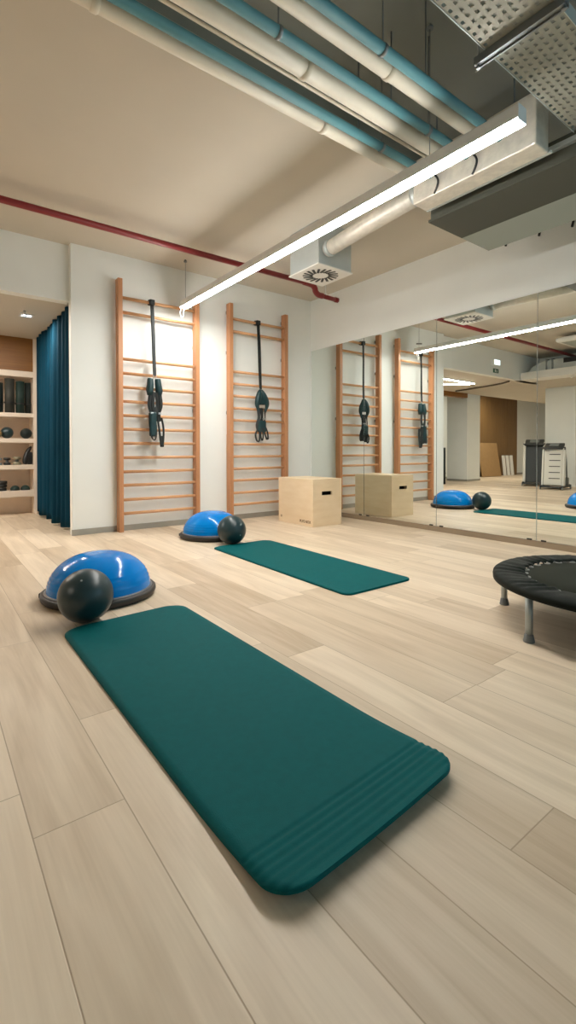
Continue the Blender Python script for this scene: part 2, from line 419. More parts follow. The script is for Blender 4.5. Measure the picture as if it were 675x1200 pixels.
# ------------------------------------------------------------------ linear LED light
t = thing('linear_light', 'long glowing linear light bar hung from the ceiling', 'light', (2.337, 3.1, 2.475))
bm = B(); box(bm, 2.30, 2.375, 1.183, 5.018, 2.482, 2.55, .002, 1); obj('housing', bm, m_alu, t)
bm = B(); box(bm, 2.302, 2.373, 1.185, 5.016, 2.472, 2.482); obj('diffuser', bm, m_led, t)
for y in (1.181, 5.018):
    bm = B(); box(bm, 2.299, 2.376, y, y+.003, 2.474, 2.551); obj('end_cap', bm, m_alu, t)
for y in (4.95, 1.718):
    bm = B(); zc_ = ZC if y > YBAY else ZB; tube(bm, [(2.337, y, 2.55), (2.337, y, zc_)], .0022, 6); c = obj('suspension_cable', bm, m_strut, t)
    bm = B(); lathe(bm, [(.018,0),(.018,.012),(.006,.03)], (2.337, y, zc_-.03), 16); obj('ceiling_cup', bm, m_strut, c)
bm = B(); rotbox(bm, Vector((2.40, 4.90, 2.60)), (.02, .10, .018), Matrix.Rotation(.15, 3, 'X')); obj('mounting_clip', bm, m_track, t)
bm = B(); tube(bm, spline([(2.315, 4.99, 2.475), (2.29, 4.99, 2.42), (2.30, 4.99, 2.37), (2.325, 4.99, 2.375), (2.33, 4.99, 2.42), (2.337, 4.99, 2.475)]), .004, 8); obj('cable_loop', bm, m_plate, t)

# ------------------------------------------------------------------ red sprinkler pipe
t = thing('sprinkler_pipe', 'dark red fire pipe running under the ceiling along the wall-bar wall', 'pipe', (1.0, 4.42, 2.87))
bm = B(); tube(bm, [(-2.6, 4.42, 2.87), (3.62, 4.42, 2.87)], .029, 20); obj('pipe', bm, m_red, t)
bm = B(); tube(bm, spline([(3.60, 4.42, 2.87), (3.73, 4.42, 2.862), (3.775, 4.42, 2.83), (3.785, 4.42, 2.795), (3.83, 4.42, 2.765), (3.90, 4.42, 2.762)]), .034, 16); obj('elbow', bm, m_redf, t)
bm = B(); tube(bm, [(3.88, 4.42, 2.762), (4.13, 4.42, 2.757)], .026, 16); tube(bm, [(4.10, 4.42, 2.757), (4.15, 4.42, 2.757)], .031, 16); obj('end_pipe', bm, m_redf, t)
for x in (-1.0, 2.93):
    bm = B(); ribbon(bm, [(x, 4.42+.033*math.cos(a), 2.87+.033*math.sin(a)) for a in [2*PI*k/16 for k in range(17)]], .022, .004, (1,0,0)); obj('hanger', bm, m_redf if x > 2 else m_strut, t)
bm = B(); tube(bm, [(3.95, 4.42, 2.785), (3.95, 4.42, ZC)], .006, 8); lathe(bm, [(.02,0),(.02,.02),(.008,.03)], (3.95, 4.42, 2.78), 12); obj('hanger', bm, m_plate, t)

# ------------------------------------------------------------------ round ducts along the ceiling
def duct(y, z, r, x1, label, joints):
    t = thing('round_duct', label, 'duct', (1.2, y, z-r), 'parallel round ceiling ducts')
    bm = B(); tube(bm, [(-1.80, y, z), (x1, y, z)], r, 40); obj('tube', bm, m_duct, t)
    for x in joints:
        bm = B(); tube(bm, [(x-.018, y, z), (x-.012, y, z), (x+.012, y, z), (x+.018, y, z)], [r+.0005, r+.005, r+.005, r+.0005], 40, cap=False); obj('joint_collar', bm, m_duct, t)
    for x in (.62, 2.2):
        bm = B(); tube(bm, [(x, y, z+r-.005), (x, y, ZB)], .004, 6); obj('hanger', bm, m_strut, t)
def cool_pipe(y, z, r, label, clips):
    t = thing('coolant_pipe', label, 'pipe', (1.2, y, z-r), 'teal pipes beside the ceiling ducts')
    bm = B(); tube(bm, [(-1.80, y, z), (2.797, y, z)], r, 28); obj('tube', bm, m_tealp, t)
    for x in clips:
        bm = B(); tube(bm, [(x-.010, y, z), (x-.008, y, z), (x+.008, y, z), (x+.010, y, z)], [r+.0005, r+.004, r+.004, r+.0005], 28, cap=False); tube(bm, [(x, y, z+r), (x, y, ZB)], .004, 6); obj('clip', bm, m_strut, t)
m_duct = mat('cream_duct', (.78, .72, .60), .38, noise=.07, nscale=5)
m_tealp = mat('teal_pipe_paint', (.085, .25, .285), .5, noise=.08, nscale=6)
duct(2.152, 2.80, .041, 2.797, 'cream round ceiling duct bordering the plain ceiling, farthest from the perforated tray', (.60, 1.9))
duct(1.887, 2.80, .050, 2.797, 'cream round ceiling duct in the middle of the three', (1.55,))
duct(1.645, 2.80, .040, 2.797, 'cream round ceiling duct nearest the perforated tray', (1.9,))
cool_pipe(2.050, 2.77, .0258, 'teal pipe beside the cream duct bordering the plain ceiling', (.585, 2.3))
cool_pipe(1.775, 2.77, .0254, 'teal pipe beside the middle cream duct', (1.3, 2.4))
cool_pipe(1.552, 2.77, .026, 'teal pipe nearest the perforated tray', (1.75,))
bm = B(); tube(bm, [(-1.8, 1.975, 2.80), (2.797, 1.975, 2.80)], .009, 10)
tag(obj('cable_conduit', bm, m_duct), 'thin cream conduit running beside the middle ceiling duct', 'pipe')

# ------------------------------------------------------------------ plenum + duct to the diffuser
t = thing('duct_plenum', 'cream foil-wrapped rectangular duct box beside the linear light', 'duct', (2.92, 1.8, 2.62))
bm = B(); box(bm, 2.80, 2.955, 1.335, 2.20, 2.625, 2.93, .008); obj('box', bm, m_wrap, t)
bm = B(); box(bm, 2.955, 2.972, 1.32, 2.20, 2.625, 2.64); obj('flange', bm, m_steel, t)
for y in (1.715, 2.0):
    bm = B(); tube(bm, spline([(2.79, y, 2.90), (2.775, y+.03, 2.80), (2.785, y-.02, 2.70), (2.80, y+.02, 2.63)]), .007, 8); obj('cable', bm, m_black, t)
for y in (1.5, 2.05):
    bm = B(); tube(bm, [(2.87, y, 2.92), (2.87, y, ZB)], .005, 8); obj('hanger', bm, m_strut, t)
t = thing('branch_duct', 'thin round duct running from the foil-wrapped box to the ceiling diffuser', 'duct', (2.95, 2.7, 2.65))
bm = B(); tube(bm, [(2.885, 2.203, 2.735), (2.93, 2.75, 2.735), (3.0, 3.32, 2.735)], .068, 28); obj('tube', bm, m_wrap, t)
for p in ((2.887, 2.226), (2.995, 3.28)):
    bm = B(); tube(bm, [(p[0]-.001, p[1]-.02, 2.735), (p[0]+.001, p[1]+.02, 2.735)], .074, 28); obj('joint_collar', bm, m_steel, t)

# ------------------------------------------------------------------ ceiling diffuser
t = thing('ceiling_diffuser', 'square ceiling air diffuser box with a round ring of black slots', 'air diffuser', (3.11, 3.56, 2.585))
bm = B(); box(bm, 2.905, 3.325, 3.35, 3.775, 2.60, ZC, .002, 1); obj('box', bm, m_steel, t)
bm = B(); box(bm, 2.893, 3.337, 3.338, 3.787, 2.588, 2.600, .002, 1); obj('face_plate', bm, m_plate, t)
bm = B(); cx, cy = 3.115, 3.5625
for k in range(18):
    a = 2*PI*k/18
    M3 = Matrix.Rotation(a+.28, 3, 'Z')
    rotbox(bm, Vector((cx+.125*math.cos(a), cy+.125*math.sin(a), 2.5875)), (.100, .024, .004), M3)
obj('swirl_slots', bm, m_black, t)

# ------------------------------------------------------------------ fan coil
t = thing('fan_coil_unit', 'flat dark grey air unit under the ceiling above the mirror', 'air conditioner', (3.47, 1.3, 2.6))
bm = B(); box(bm, 3.075, 3.895, .15, 2.252, 2.615, 2.76, .003, 1); obj('casing', bm, m_fcud, t)
bm = B(); box(bm, 3.06, 3.50, .15, 2.262, 2.597, 2.615, .002, 1); obj('intake_panel', bm, m_fcud, t)
bm = B(); box(bm, 3.502, 3.905, .15, 2.262, 2.597, 2.615, .002, 1); obj('service_panel', bm, m_fcul, t)
bm = B(); box(bm, 3.045, 3.075, .15, 2.262, 2.685, 2.697); box(bm, 3.045, 3.05, .15, 2.262, 2.697, 2.715); obj('rail', bm, m_steel, t)
for x, y in ((3.2, 2.05), (3.8, 2.05), (3.2, .5), (3.8, .5)):
    bm = B(); tube(bm, [(x, y, 2.75), (x, y, ZB)], .005, 8); obj('threaded_rod', bm, m_strut, t)
for y, z, q in ((2.373, 2.83, 'farthest from'), (2.065, 2.815, 'second along'), (1.789, 2.795, 'nearest')):
    bm = B(); rotbox(bm, Vector((XM+.004, y, z)), (.02, .016, .052), Matrix.Rotation(.25, 3, 'X'), .003)
    tag(obj('wall_anchor', bm, m_black), {'farthest from': 'small black wall anchor above the mirror, closest to the wall bars', 'second along': 'small black wall anchor above the mirror, middle one of the row', 'nearest': 'small black wall anchor above the mirror, closest to the frame edge'}[q], 'wall anchor', 'wall anchors above the mirror')

# ------------------------------------------------------------------ perforated cable tray
t = thing('cable_tray', 'perforated metal cable tray hanging from the ceiling', 'cable tray', (2.2, 1.1, 2.72))
bm = B(); zt = 2.735; px_, py_ = .046, .0345
x0, x1, y0, y1 = .2, 3.05, .925, 1.235
nx, ny = int((x1-x0)/px_), 9
for i in range(nx):
    for j in range(ny):
        a, b = x0+i*px_, y0+j*py_
        hx0, hx1 = (a+.006, a+.026) if j % 2 else (a+.022, a+.042)
        hy0, hy1 = b+.011, b+.0245
        c, d = a+px_, b+py_
        o4 = [bm.verts.new(p+(zt,)) for p in ((a,b),(c,b),(c,d),(a,d))]; i4 = [bm.verts.new(p+(zt,)) for p in ((hx0,hy0),(hx1,hy0),(hx1,hy1),(hx0,hy1))]
        for k in range(4): bm.faces.new((o4[k], o4[(k+1)%4], i4[(k+1)%4], i4[k]))
bmesh.ops.remove_doubles(bm, verts=bm.verts, dist=.0004)
ret = bmesh.ops.extrude_face_region(bm, geom=list(bm.faces))
bmesh.ops.translate(bm, vec=(0,0,.002), verts=[v for v in ret['geom'] if isinstance(v, bmesh.types.BMVert)])
obj('perforated_bed', bm, m_tray, t)
for y in (y0, y0+ny*py_):
    bm = B(); box(bm, x0, x1, y-.0015, y+.0015, zt-.004, zt+.06); obj('side_rail', bm, m_steel, t)
bm = B(); xs = 2.112
box(bm, xs-.02, xs+.02, .885, 1.29, zt-.034, zt-.004)
box(bm, xs-.02, xs-.012, .885, 1.29, zt-.042, zt-.034); box(bm, xs+.012, xs+.02, .885, 1.29, zt-.042, zt-.034)
obj('support_strut', bm, m_strut, t)
for y in (.897, 1.278):
    bm = B(); tube(bm, [(xs, y, zt-.05), (xs, y, ZB)], .005, 8); lathe(bm, [(.011,0),(.011,.012)], (xs, y, zt-.054), 6); obj('threaded_rod', bm, m_strut, t)

# ------------------------------------------------------------------ blue curtain
bm = B(); prev = None; n = 300; rows = 24
for i in range(n+1):
    s = i/n; y = 5.375 + s*1.99
    ph = s*2*PI*9.5
    col_ = []
    for j in range(rows+1):
        v = j/rows; z = ZS-.012 - v*(ZS-.012-.045-.018*math.sin(ph*.5))
        amp = .026+.026*v+.008*math.sin(s*17+1)
        x = 1.262 + amp*math.sin(ph+.5*math.sin(s*23)+.4*v) + .010*math.sin(ph*2.1+1) - .006
        if s < .06: x -= .02*(1-s/.06)
        col_.append(bm.verts.new((x, y+.012*math.cos(ph*1.0), z)))
    if prev:
        for j in range(rows):
            f = bm.faces.new((prev[j], prev[j+1], col_[j+1], col_[j])); f.smooth = True
    prev = col_
t = obj('curtain', bm, m_curtain); tag(t, 'dark blue pleated curtain hanging beside the shelves', 'curtain')
sm = t.modifiers.new('thickness', 'SOLIDIFY'); sm.thickness = .003
# curved curtain track under the low ceiling (seen in the mirror)
TRACK = [(-2.10, 7.2, 2.40), (-2.07, 7.03, 2.40), (-1.97, 6.59, 2.40), (-1.90, 6.25, 2.40), (-1.75, 5.82, 2.40), (-1.50, 5.47, 2.40)]
bm = B(); tube(bm, spline(TRACK), .02, 8)
tag(obj('curtain_track', bm, m_track), 'dark curved curtain track under the low ceiling, seen in the mirror', 'curtain track')

# ------------------------------------------------------------------ shelf unit and its contents
t = thing('shelf_unit', 'cream open shelf unit with an orange wood top panel behind the curtain', 'shelf', (-.3, 7.6, 0))
YS = 7.40; xl = -1.85
for x in (1.215, -.35, xl):
    bm = B(); box(bm, x, x+.045, YS, 7.80, 0, ZS, .002, 1); obj('side_panel', bm, m_shelf, t)
for z0, z1 in ((1.885, 1.965), (1.335, 1.392), (.985, 1.045), (.622, .685), (.245, .335)):
    bm = B(); box(bm, xl+.045, 1.215, YS+.005, 7.78, z0, z1, .003, 1); obj('shelf', bm, m_shelf, t)
bm = B(); box(bm, xl+.045, 1.215, 7.78, 7.80, .05, ZS); obj('back_panel', bm, m_shelf, t)
bm = B(); box(bm, xl+.045, 1.215, YS+.02, YS+.04, 1.965, ZS); obj('fascia_panel', bm, m_oak, t)
bm = B(); box(bm, xl+.045, 1.215, YS+.25, YS+.27, 0, .245); obj('plinth', bm, m_shelf, t)
tag(obj('lintel_board', (lambda b_: (box(b_, -2.96, -1.86, 7.40, 7.55, 2.30, ZS), b_)[1])(B()), m_oak), 'wooden lintel board over the opening beside the white column, seen in the mirror', 'board')
def roll(x, y, z, r, h, m, label, group='rolled mats on the shelf'):
    t = thing('rolled_mat', label, 'rolled mat', (x, y, z), group)
    bm = B(); pts = []; N_ = 90
    prof = []
    for k in range(N_+1):
        a = k/N_*2*PI*4; rr = r*(.12+.88*k/N_); prof.append((x+rr*math.cos(a), y+rr*math.sin(a)))
    ring = []
    for (p, q) in prof: ring.append((bm.verts.new((p, q, z)), bm.verts.new((p, q, z+h))))
    for k in range(N_):
        f = bm.faces.new((ring[k][0], ring[k+1][0], ring[k+1][1], ring[k][1])); f.smooth = True
    o = obj('mat', bm, m, t); md = o.modifiers.new('thick', 'SOLIDIFY'); md.thickness = r*.18; md.offset = -1
    bm = B(); ribbon(bm, [(x+(r+.002)*math.cos(2*PI*k/24), y+(r+.002)*math.sin(2*PI*k/24), z+h*.3) for k in range(25)], .02, .003, (0,0,1)); obj('strap', bm, m_black, t)
roll(.79, 7.50, 1.392, .074, .40, m_roll1, 'black-green rolled mat standing left of the tall olive roll on the upper shelf')
roll(.935, 7.49, 1.392, .063, .465, m_roll2, 'tall olive-grey rolled mat standing on the upper shelf')
roll(1.062, 7.49, 1.392, .057, .435, m_roll3, 'deep green rolled mat right of the tall olive roll on the upper shelf')
roll(1.163, 7.53, 1.392, .040, .43, m_roll1, 'thin black-green rolled mat at the end of the upper shelf beside the side panel')
roll(-1.98, 7.50, 0, .08, .95, m_roll1, 'black rolled mat standing on the floor beside the white column, seen in the mirror', None)
def shelf_ball(x, y, z, r, m, label):
    bm = B(); sphere(bm, (x, y, z+r), r, 32); tag(obj('exercise_ball', bm, m), label, 'ball', 'balls on the middle shelf')
shelf_ball(.905, 7.50, 1.045, .078, m_ball, 'dark green ball on the shelf behind the small ochre ball')
shelf_ball(.782, 7.43, 1.045, .058, m_ochre, 'small ochre ball on the shelf')
shelf_ball(1.135, 7.50, 1.045, .072, m_roll1, 'black-green ball on the shelf beside the side panel')
def weight(x, y, z, m, label, s=1.0):
    t = thing('dumbbell', label, 'dumbbell', (x, y, z), 'dumbbells on the shelf')
    for h in (0, .066*s):
        bm = B(); lathe(bm, [(.036*s, 0), (.044*s, .006*s), (.044*s, .028*s), (.036*s, .034*s)], (x, y, z+h), 8); obj('head', bm, m, t)
    bm = B(); lathe(bm, [(.02*s, .03*s), (.02*s, .07*s)], (x, y, z), 16); obj('handle', bm, m_strut, t)
weight(.90, 7.47, .685, m_black, 'small black dumbbell standing upright on the lower middle shelf')
weight(1.018, 7.47, .685, m_olive, 'small olive dumbbell standing upright on the lower middle shelf', 1.12)
weight(.80, 7.47, .685, m_valve, 'small pale dumbbell at the frame edge on the lower middle shelf', .95)
t = thing('resistance_bag', 'black bag leaning on the side panel of the lower middle shelf', 'bag', (1.165, 7.5, .685))
bm = B(); tube(bm, spline([(1.12, 7.47, .69), (1.128, 7.48, .78), (1.155, 7.49, .87), (1.20, 7.5, .935)]), [.012,.03,.036,.038,.038,.038,.038,.036,.034,.033,.032,.03,.028,.026,.024,.022,.018,.014,.01], 12); obj('body', bm, m_black, t)
bm = B(); box(bm, 1.145, 1.205, 7.46, 7.56, .69, .86, .012); obj('pocket', bm, m_black, t)
t = thing('weight_plates', 'stack of black weight plates at the end of the bottom shelf', 'weights', (.835, 7.48, .335))
for k in range(3):
    bm = B(); lathe(bm, [(.052,0),(.06,.006),(.06,.036),(.052,.042)], (.835+.004*k, 7.49, .335+.046*k), 24); obj('plate', bm, m_black, t)
for x, q in ((.993, 'green-black half dome next to the weight plates on the bottom shelf'), (1.117, 'green-black half dome beside the side panel on the bottom shelf')):
    t = thing('balance_dome', q, 'balance pad', (x, 7.48, .335), 'half domes on the bottom shelf')
    bm = B(); lathe(bm, [(.058*math.cos(a), .012+.055*math.sin(a)) for a in [PI/2*k/10 for k in range(10)]]+[(.002, .067)], (x, 7.48, .335), 32); obj('dome', bm, m_roll3, t)
    bm = B(); lathe(bm, [(.06,0),(.06,.012)], (x, 7.48, .335), 32); obj('rim', bm, m_black, t)

# recessed spot and its sprinkler head in the low ceiling
t = thing('recessed_spotlight', 'small square glowing spotlight in the low ceiling by the curtain', 'light', (.945, 6.15, ZS-.01))
bm = B()
for d in ((.875,.895,6.08,6.22),(.995,1.015,6.08,6.22),(.895,.995,6.08,6.10),(.895,.995,6.20,6.22)): box(bm, *d, ZS-.012, ZS)
obj('frame', bm, m_alu, t)
bm = B(); box(bm, .895, .995, 6.10, 6.20, ZS-.005, ZS-.001); obj('lens', bm, m_spot, t)
t = thing('ceiling_sprinkler', 'small silver sprinkler nozzle hanging under the low ceiling', 'sprinkler', (.90, 5.98, ZS-.07))
bm = B(); tube(bm, [(.90, 5.98, ZS), (.90, 5.98, ZS-.03)], .014, 12); obj('socket', bm, m_ring, t)
bm = B(); tube(bm, spline([(.888, 5.98, ZS-.03), (.882, 5.98, ZS-.05), (.90, 5.98, ZS-.072), (.918, 5.98, ZS-.05), (.912, 5.98, ZS-.03)]), .004, 8); lathe(bm, [(.02,0),(.02,.003)], (.90, 5.98, ZS-.078), 12); obj('deflector', bm, m_ring, t)

# ------------------------------------------------------------------ balance trainers, balls, mats
def half_ball(c, label, group, rot):
    t = thing('balance_trainer', label, 'balance trainer', (c[0], c[1], 0), group)
    bm = B(); lathe(bm, [(.285,0),(.308,.004),(.320,.014),(.325,.028),(.324,.042),(.316,.050),(.300,.052),(.298,.046),(.285,.046)], (c[0],c[1],0), 96); obj('platform', bm, m_base, t)
    bm = B(); lathe(bm, [(.302,.046),(.304,.052),(.300,.057),(.292,.058)], (c[0],c[1],0), 96, cap0=False, cap1=False); obj('seam_ring', bm, m_grey, t)
    prof = []; N_ = 70
    for k in range(N_+1):
        a = PI/2*k/N_
        r = .292*math.cos(a)**.82 if k < N_ else .001; h = .052+.212*math.sin(a)
        g = 0
        for zz in (.092, .114, .136, .158):
            g += .0022*math.exp(-((h-zz)/.0024)**2)
        prof.append((max(r+g, .001), h))
    bm = B(); lathe(bm, prof, (c[0],c[1],0), 128, cap0=False); obj('dome', bm, m_blue, t)
    bm = B(); a = rot; p = Vector((c[0]+.318*math.cos(a), c[1]+.318*math.sin(a), .024)); rotbox(bm, p, (.03, .11, .03), Matrix.Rotation(a, 3, 'Z'), .006); obj('grip_handle', bm, m_base, t)
half_ball((.838, 2.975), 'blue half-ball balance trainer behind the nearer mat', 'blue balance trainers', 2.6)
half_ball((2.326, 4.325), 'blue half-ball balance trainer in front of the wall bars, at the far mat', 'blue balance trainers', 2.4)
def ball(c, r, label, va):
    t = thing('exercise_ball', label, 'ball', (c[0], c[1], c[2]-r), 'small dark exercise balls')
    bm = B(); N_ = 48; prof = []
    for k in range(N_+1):
        a = PI*k/N_; prof.append((max(r*math.sin(a), .0008), -r*math.cos(a)))
    tb = bmesh.new(); lathe(tb, prof, (0,0,0), 72)
    bmesh.ops.transform(tb, matrix=Matrix.Translation(c) @ Matrix.Rotation(.5, 4, 'X') @ Matrix.Rotation(.3, 4, 'Y'), verts=tb.verts); join(bm, tb); obj('shell', bm, m_ball, t)
    d = Vector(va).normalized(); bm = B()
    tube(bm, [Vector(c)+d*(r-.003), Vector(c)+d*(r+.0012)], .011, 16); obj('valve_ring', bm, m_ball, t)
    bm = B(); tube(bm, [Vector(c)+d*(r), Vector(c)+d*(r+.0022)], .005, 12); obj('valve_plug', bm, m_valve, t)
ball((.652, 2.562, .1335), .1335, 'dark slate exercise ball touching the end of the nearer mat', (-.3, -.6, .75))
ball((2.283, 3.868, .1335), .1335, 'dark slate exercise ball in front of the far blue half ball', (.1, -1.0, -.25))

def yoga_mat(x0, x1, y0, y1, th, rc, ribs, curl, label, skew=0.0, shear=0.0):
    """outline with rounded corners, ridges across the near end"""
    bm = B(); W_, L_ = x1-x0, y1-y0
    def half(y):
        e = min(y-y0, y1-y)
        if e >= rc: return W_/2
        return W_/2 - rc + math.sqrt(max(0, rc*rc-(rc-e)**2))
    ys = []
    k = 0
    for i in range(11): ys.append(y0 + rc*(1-math.cos(PI/2*i/10)) + .0002)
    yy = y0+rc
    while yy < y0+.26: yy += .0035; ys.append(yy)
    while yy < y1-rc-.05: yy += .03; ys.append(yy)
    for i in range(11): ys.append(y1 - rc*(1-math.sin(PI/2*i/10)) - .0002)
    # refine the near corner band too
    fine = [];
    for a, b in zip(ys, ys[1:]):
        fine.append(a); nseg = max(1, int((b-a)/.004)) if a < y0+.25 else 1
        for q in range(1, nseg): fine.append(a+(b-a)*q/nseg)
    fine.append(ys[-1]); ys = fine
    nx = 24; top = []; bot = []
    cx = (x0+x1)/2
    for y in ys:
        h = half(y); s = (y-y0)
        lift = curl*max(0, 1-s/.42)**2
        rt, rb = [], []
        for i in range(nx+1):
            u = -1+2*i/nx; x = cx+u*h + skew*(y-(y0+y1)/2)
            ed = min(1.0, (1-abs(u))*h/.006)
            z = th*(.72+.28*math.sqrt(max(0, 1-(1-ed)**2)))
            if ribs and .012 < s < .152:
                z += .0016*math.cos((s-.012)/.14*2*PI*6.0) - .0016
            side = lift*(.8+.2*u*u)
            yv = y+shear*(x-cx); rt.append(bm.verts.new((x, yv, z+side))); rb.append(bm.verts.new((x, yv, .0006+side)))
        top.append(rt); bot.append(rb)
    for a in range(len(ys)-1):
        for i in range(nx):
            f = bm.faces.new((top[a][i], top[a][i+1], top[a+1][i+1], top[a+1][i])); f.smooth = True
            bm.faces.new((bot[a][i], bot[a+1][i], bot[a+1][i+1], bot[a][i+1]))
        bm.faces.new((bot[a][0], top[a][0], top[a+1][0], bot[a+1][0])); bm.faces.new((top[a][nx], bot[a][nx], bot[a+1][nx], top[a+1][nx]))
    for a in (0, len(ys)-1):
        for i in range(nx): bm.faces.new((top[a][i], bot[a][i], bot[a][i+1], top[a][i+1]))
    return tag(obj('exercise_mat', bm, m_mat), label, 'exercise mat', 'teal exercise mats')
yoga_mat(.516, 1.145, .714, 2.494, .013, .080, True, .028, 'large teal exercise mat nearest the viewer, ridged at its near end', .001, .062)
yoga_mat(2.02, 2.635, 2.05, 3.80, .013, .06, False, .0, 'teal exercise mat farther off, between the far blue half ball and the trampoline', .02)

# ------------------------------------------------------------------ plywood box
t = thing('plyo_box', 'pale plywood jump box with a hand slot standing in the mirror corner', 'plyo box', (3.73, 4.47, 0))
bx0, bx1, by0, by1, bz = 3.51, 3.952, 4.143, 4.805, .545; th = .018
bm = B(); hx0, hx1, hz0, hz1 = 3.642, 3.797, .357, .402
for d in ((bx0, hx0, 0, bz), (hx1, bx1, 0, bz), (hx0, hx1, 0, hz0), (hx0, hx1, hz1, bz)):
    box(bm, d[0], d[1], by0, by0+th, d[2], d[3])
bmesh.ops.remove_doubles(bm, verts=bm.verts, dist=.0001)
obj('front_panel', bm, m_ply, t)
for n_, d in (('side_panel', (bx0, bx0+th, by0+th, by1-th, 0, bz)), ('side_panel', (bx1-th, bx1, by0+th, by1-th, 0, bz)), ('back_panel', (bx0, bx1, by1-th, by1, 0, bz)), ('top_panel', (bx0+th, bx1-th, by0+th, by1-th, bz-th, bz))):
    bm = B(); box(bm, *d, .001, 1); obj(n_, bm, m_ply, t)
bm = B(); box(bm, bx0+th, bx1-th, by0+th+.12, by0+th+.125, .03, bz-th); obj('slot_shade', bm, m_black, t)  # black sheet standing in for the shade inside, behind the hand slot
def text_mesh(s, size, m, name, parent, M4):
    cu = bpy.data.curves.new('t', 'FONT'); cu.body = s; cu.size = size; cu.extrude = .0004; cu.offset = .0014; cu.align_x = 'CENTER'; cu.align_y = 'CENTER'
    ob = bpy.data.objects.new('t', cu); COL.objects.link(ob)
    dg = bpy.context.evaluated_depsgraph_get(); me = bpy.data.meshes.new_from_object(ob.evaluated_get(dg)); 
    bpy.data.objects.remove(ob)
    bm = B(); bm.from_mesh(me); bpy.data.meshes.remove(me)
    bmesh.ops.transform(bm, matrix=M4, verts=bm.verts)
    return obj(name, bm, m, parent)
def face_left(p):   # text read from -x side, running towards -y
    return Matrix.Translation(p) @ Matrix(((0,0,-1,0),(-1,0,0,0),(0,1,0,0),(0,0,0,1)))
text_mesh('PLYO BOX', .042, m_burn, 'burnt_lettering', t, face_left((bx0-.0006, 4.285, .050)))
text_mesh('51', .036, m_burn, 'burnt_number', t, face_left((bx0-.0006, 4.745, .072)))

# ------------------------------------------------------------------ trampoline
TC = (2.69, .873); RT = .566; RI = .406; ZT = .245
t = thing('mini_trampoline', 'round black mini trampoline on silver legs in front of the mirror', 'trampoline', (TC[0], TC[1], 0))
bm = B(); tube(bm, [(TC[0]+(RT-.03)*math.cos(2*PI*k/96), TC[1]+(RT-.03)*math.sin(2*PI*k/96), ZT-.026) for k in range(96)], .019, 12, closed=True); obj('frame_ring', bm, m_leg, t)
bm = B(); lathe(bm, [(.001, ZT-.018), (RI*.5, ZT-.0175), (RI+.012, ZT-.016), (RI+.012, ZT-.020), (RI*.5, ZT-.0215), (.001, ZT-.022)], (*TC, 0), 96, cap0=False, cap1=False); obj('jump_mat', bm, m_tmat, t)
# gathered spring cover: puckers fan out from the inner edge, skirt turned down outside
bm = B(); NA = 480; rings = []
prof = [(RI+.008, -.013), (RI+.012, -.004), (RI+.03, .0), (RI+.06, .001), (RI+.095, .002), (RI+.125, .001), (RT-.028, -.001), (RT-.012, -.004), (RT-.002, -.012), (RT, -.022), (RT-.001, -.040), (RT-.004, -.041), (RT-.006, -.02)]
for pi_, (r, h) in enumerate(prof):
    ring = []
    for k in range(NA):
        a = 2*PI*k/NA
        w = max(0, 1-(r-RI)/(RT-RI))
        puck = math.sin(a*46+1.7*math.sin(a*5)+2.0*(r-RI)*14)*.0085*(w**.7)*(.55+.45*math.sin(a*9+2)) + .002*math.sin(a*23)*w
        rr = r + (.005*math.sin(a*46+.8)*(1 if pi_ < 2 else 0))
        ring.append(bm.verts.new((TC[0]+rr*math.cos(a), TC[1]+rr*math.sin(a), ZT+h+puck)))
    rings.append(ring)
for i in range(len(rings)-1):
    for k in range(NA):
        f = bm.faces.new((rings[i][k], rings[i][(k+1)%NA], rings[i+1][(k+1)%NA], rings[i+1][k])); f.smooth = True
obj('spring_cover', bm, m_skirtf, t)
for k in range(32):
    a = 2*PI*(k+.5)/32; bm = B()
    p0 = Vector((TC[0]+(RI-.006)*math.cos(a), TC[1]+(RI-.006)*math.sin(a), ZT-.0155)); d = Vector((-math.sin(a), math.cos(a), 0))
    tube(bm, spline([p0-d*.016+Vector((math.cos(a), math.sin(a), 0))*.02, p0-d*.010, p0+d*.010, p0+d*.016+Vector((math.cos(a), math.sin(a), 0))*.02], 4), .0038, 8)
    obj('bungee_loop', bm, m_bungee, t)
lp = [(2.605, 1.418), (2.172, 1.066)]
a0 = math.atan2(lp[1][1]-TC[1], lp[1][0]-TC[0]); a1 = math.atan2(lp[0][1]-TC[1], lp[0][0]-TC[0])
angs = [a0, a1] + [a1 + (2*PI-(a0-a1))*k/5 - 0 for k in range(1, 5)][::1]
angs = [a0, a1, a1-1.05, a1-2.1, a1-3.14, a1-4.19]
for a in angs:
    x, y = TC[0]+.540*math.cos(a), TC[1]+.540*math.sin(a)
    bm = B(); tube(bm, [(x, y, .012), (x, y, ZT-.02)], .0165, 20); l = obj('leg', bm, m_leg, t)
    bm = B(); lathe(bm, [(.024,0),(.025,.005),(.022,.018),(.0195,.032),(.018,.036)], (x, y, 0), 24); obj('rubber_foot', bm, m_foot, l)

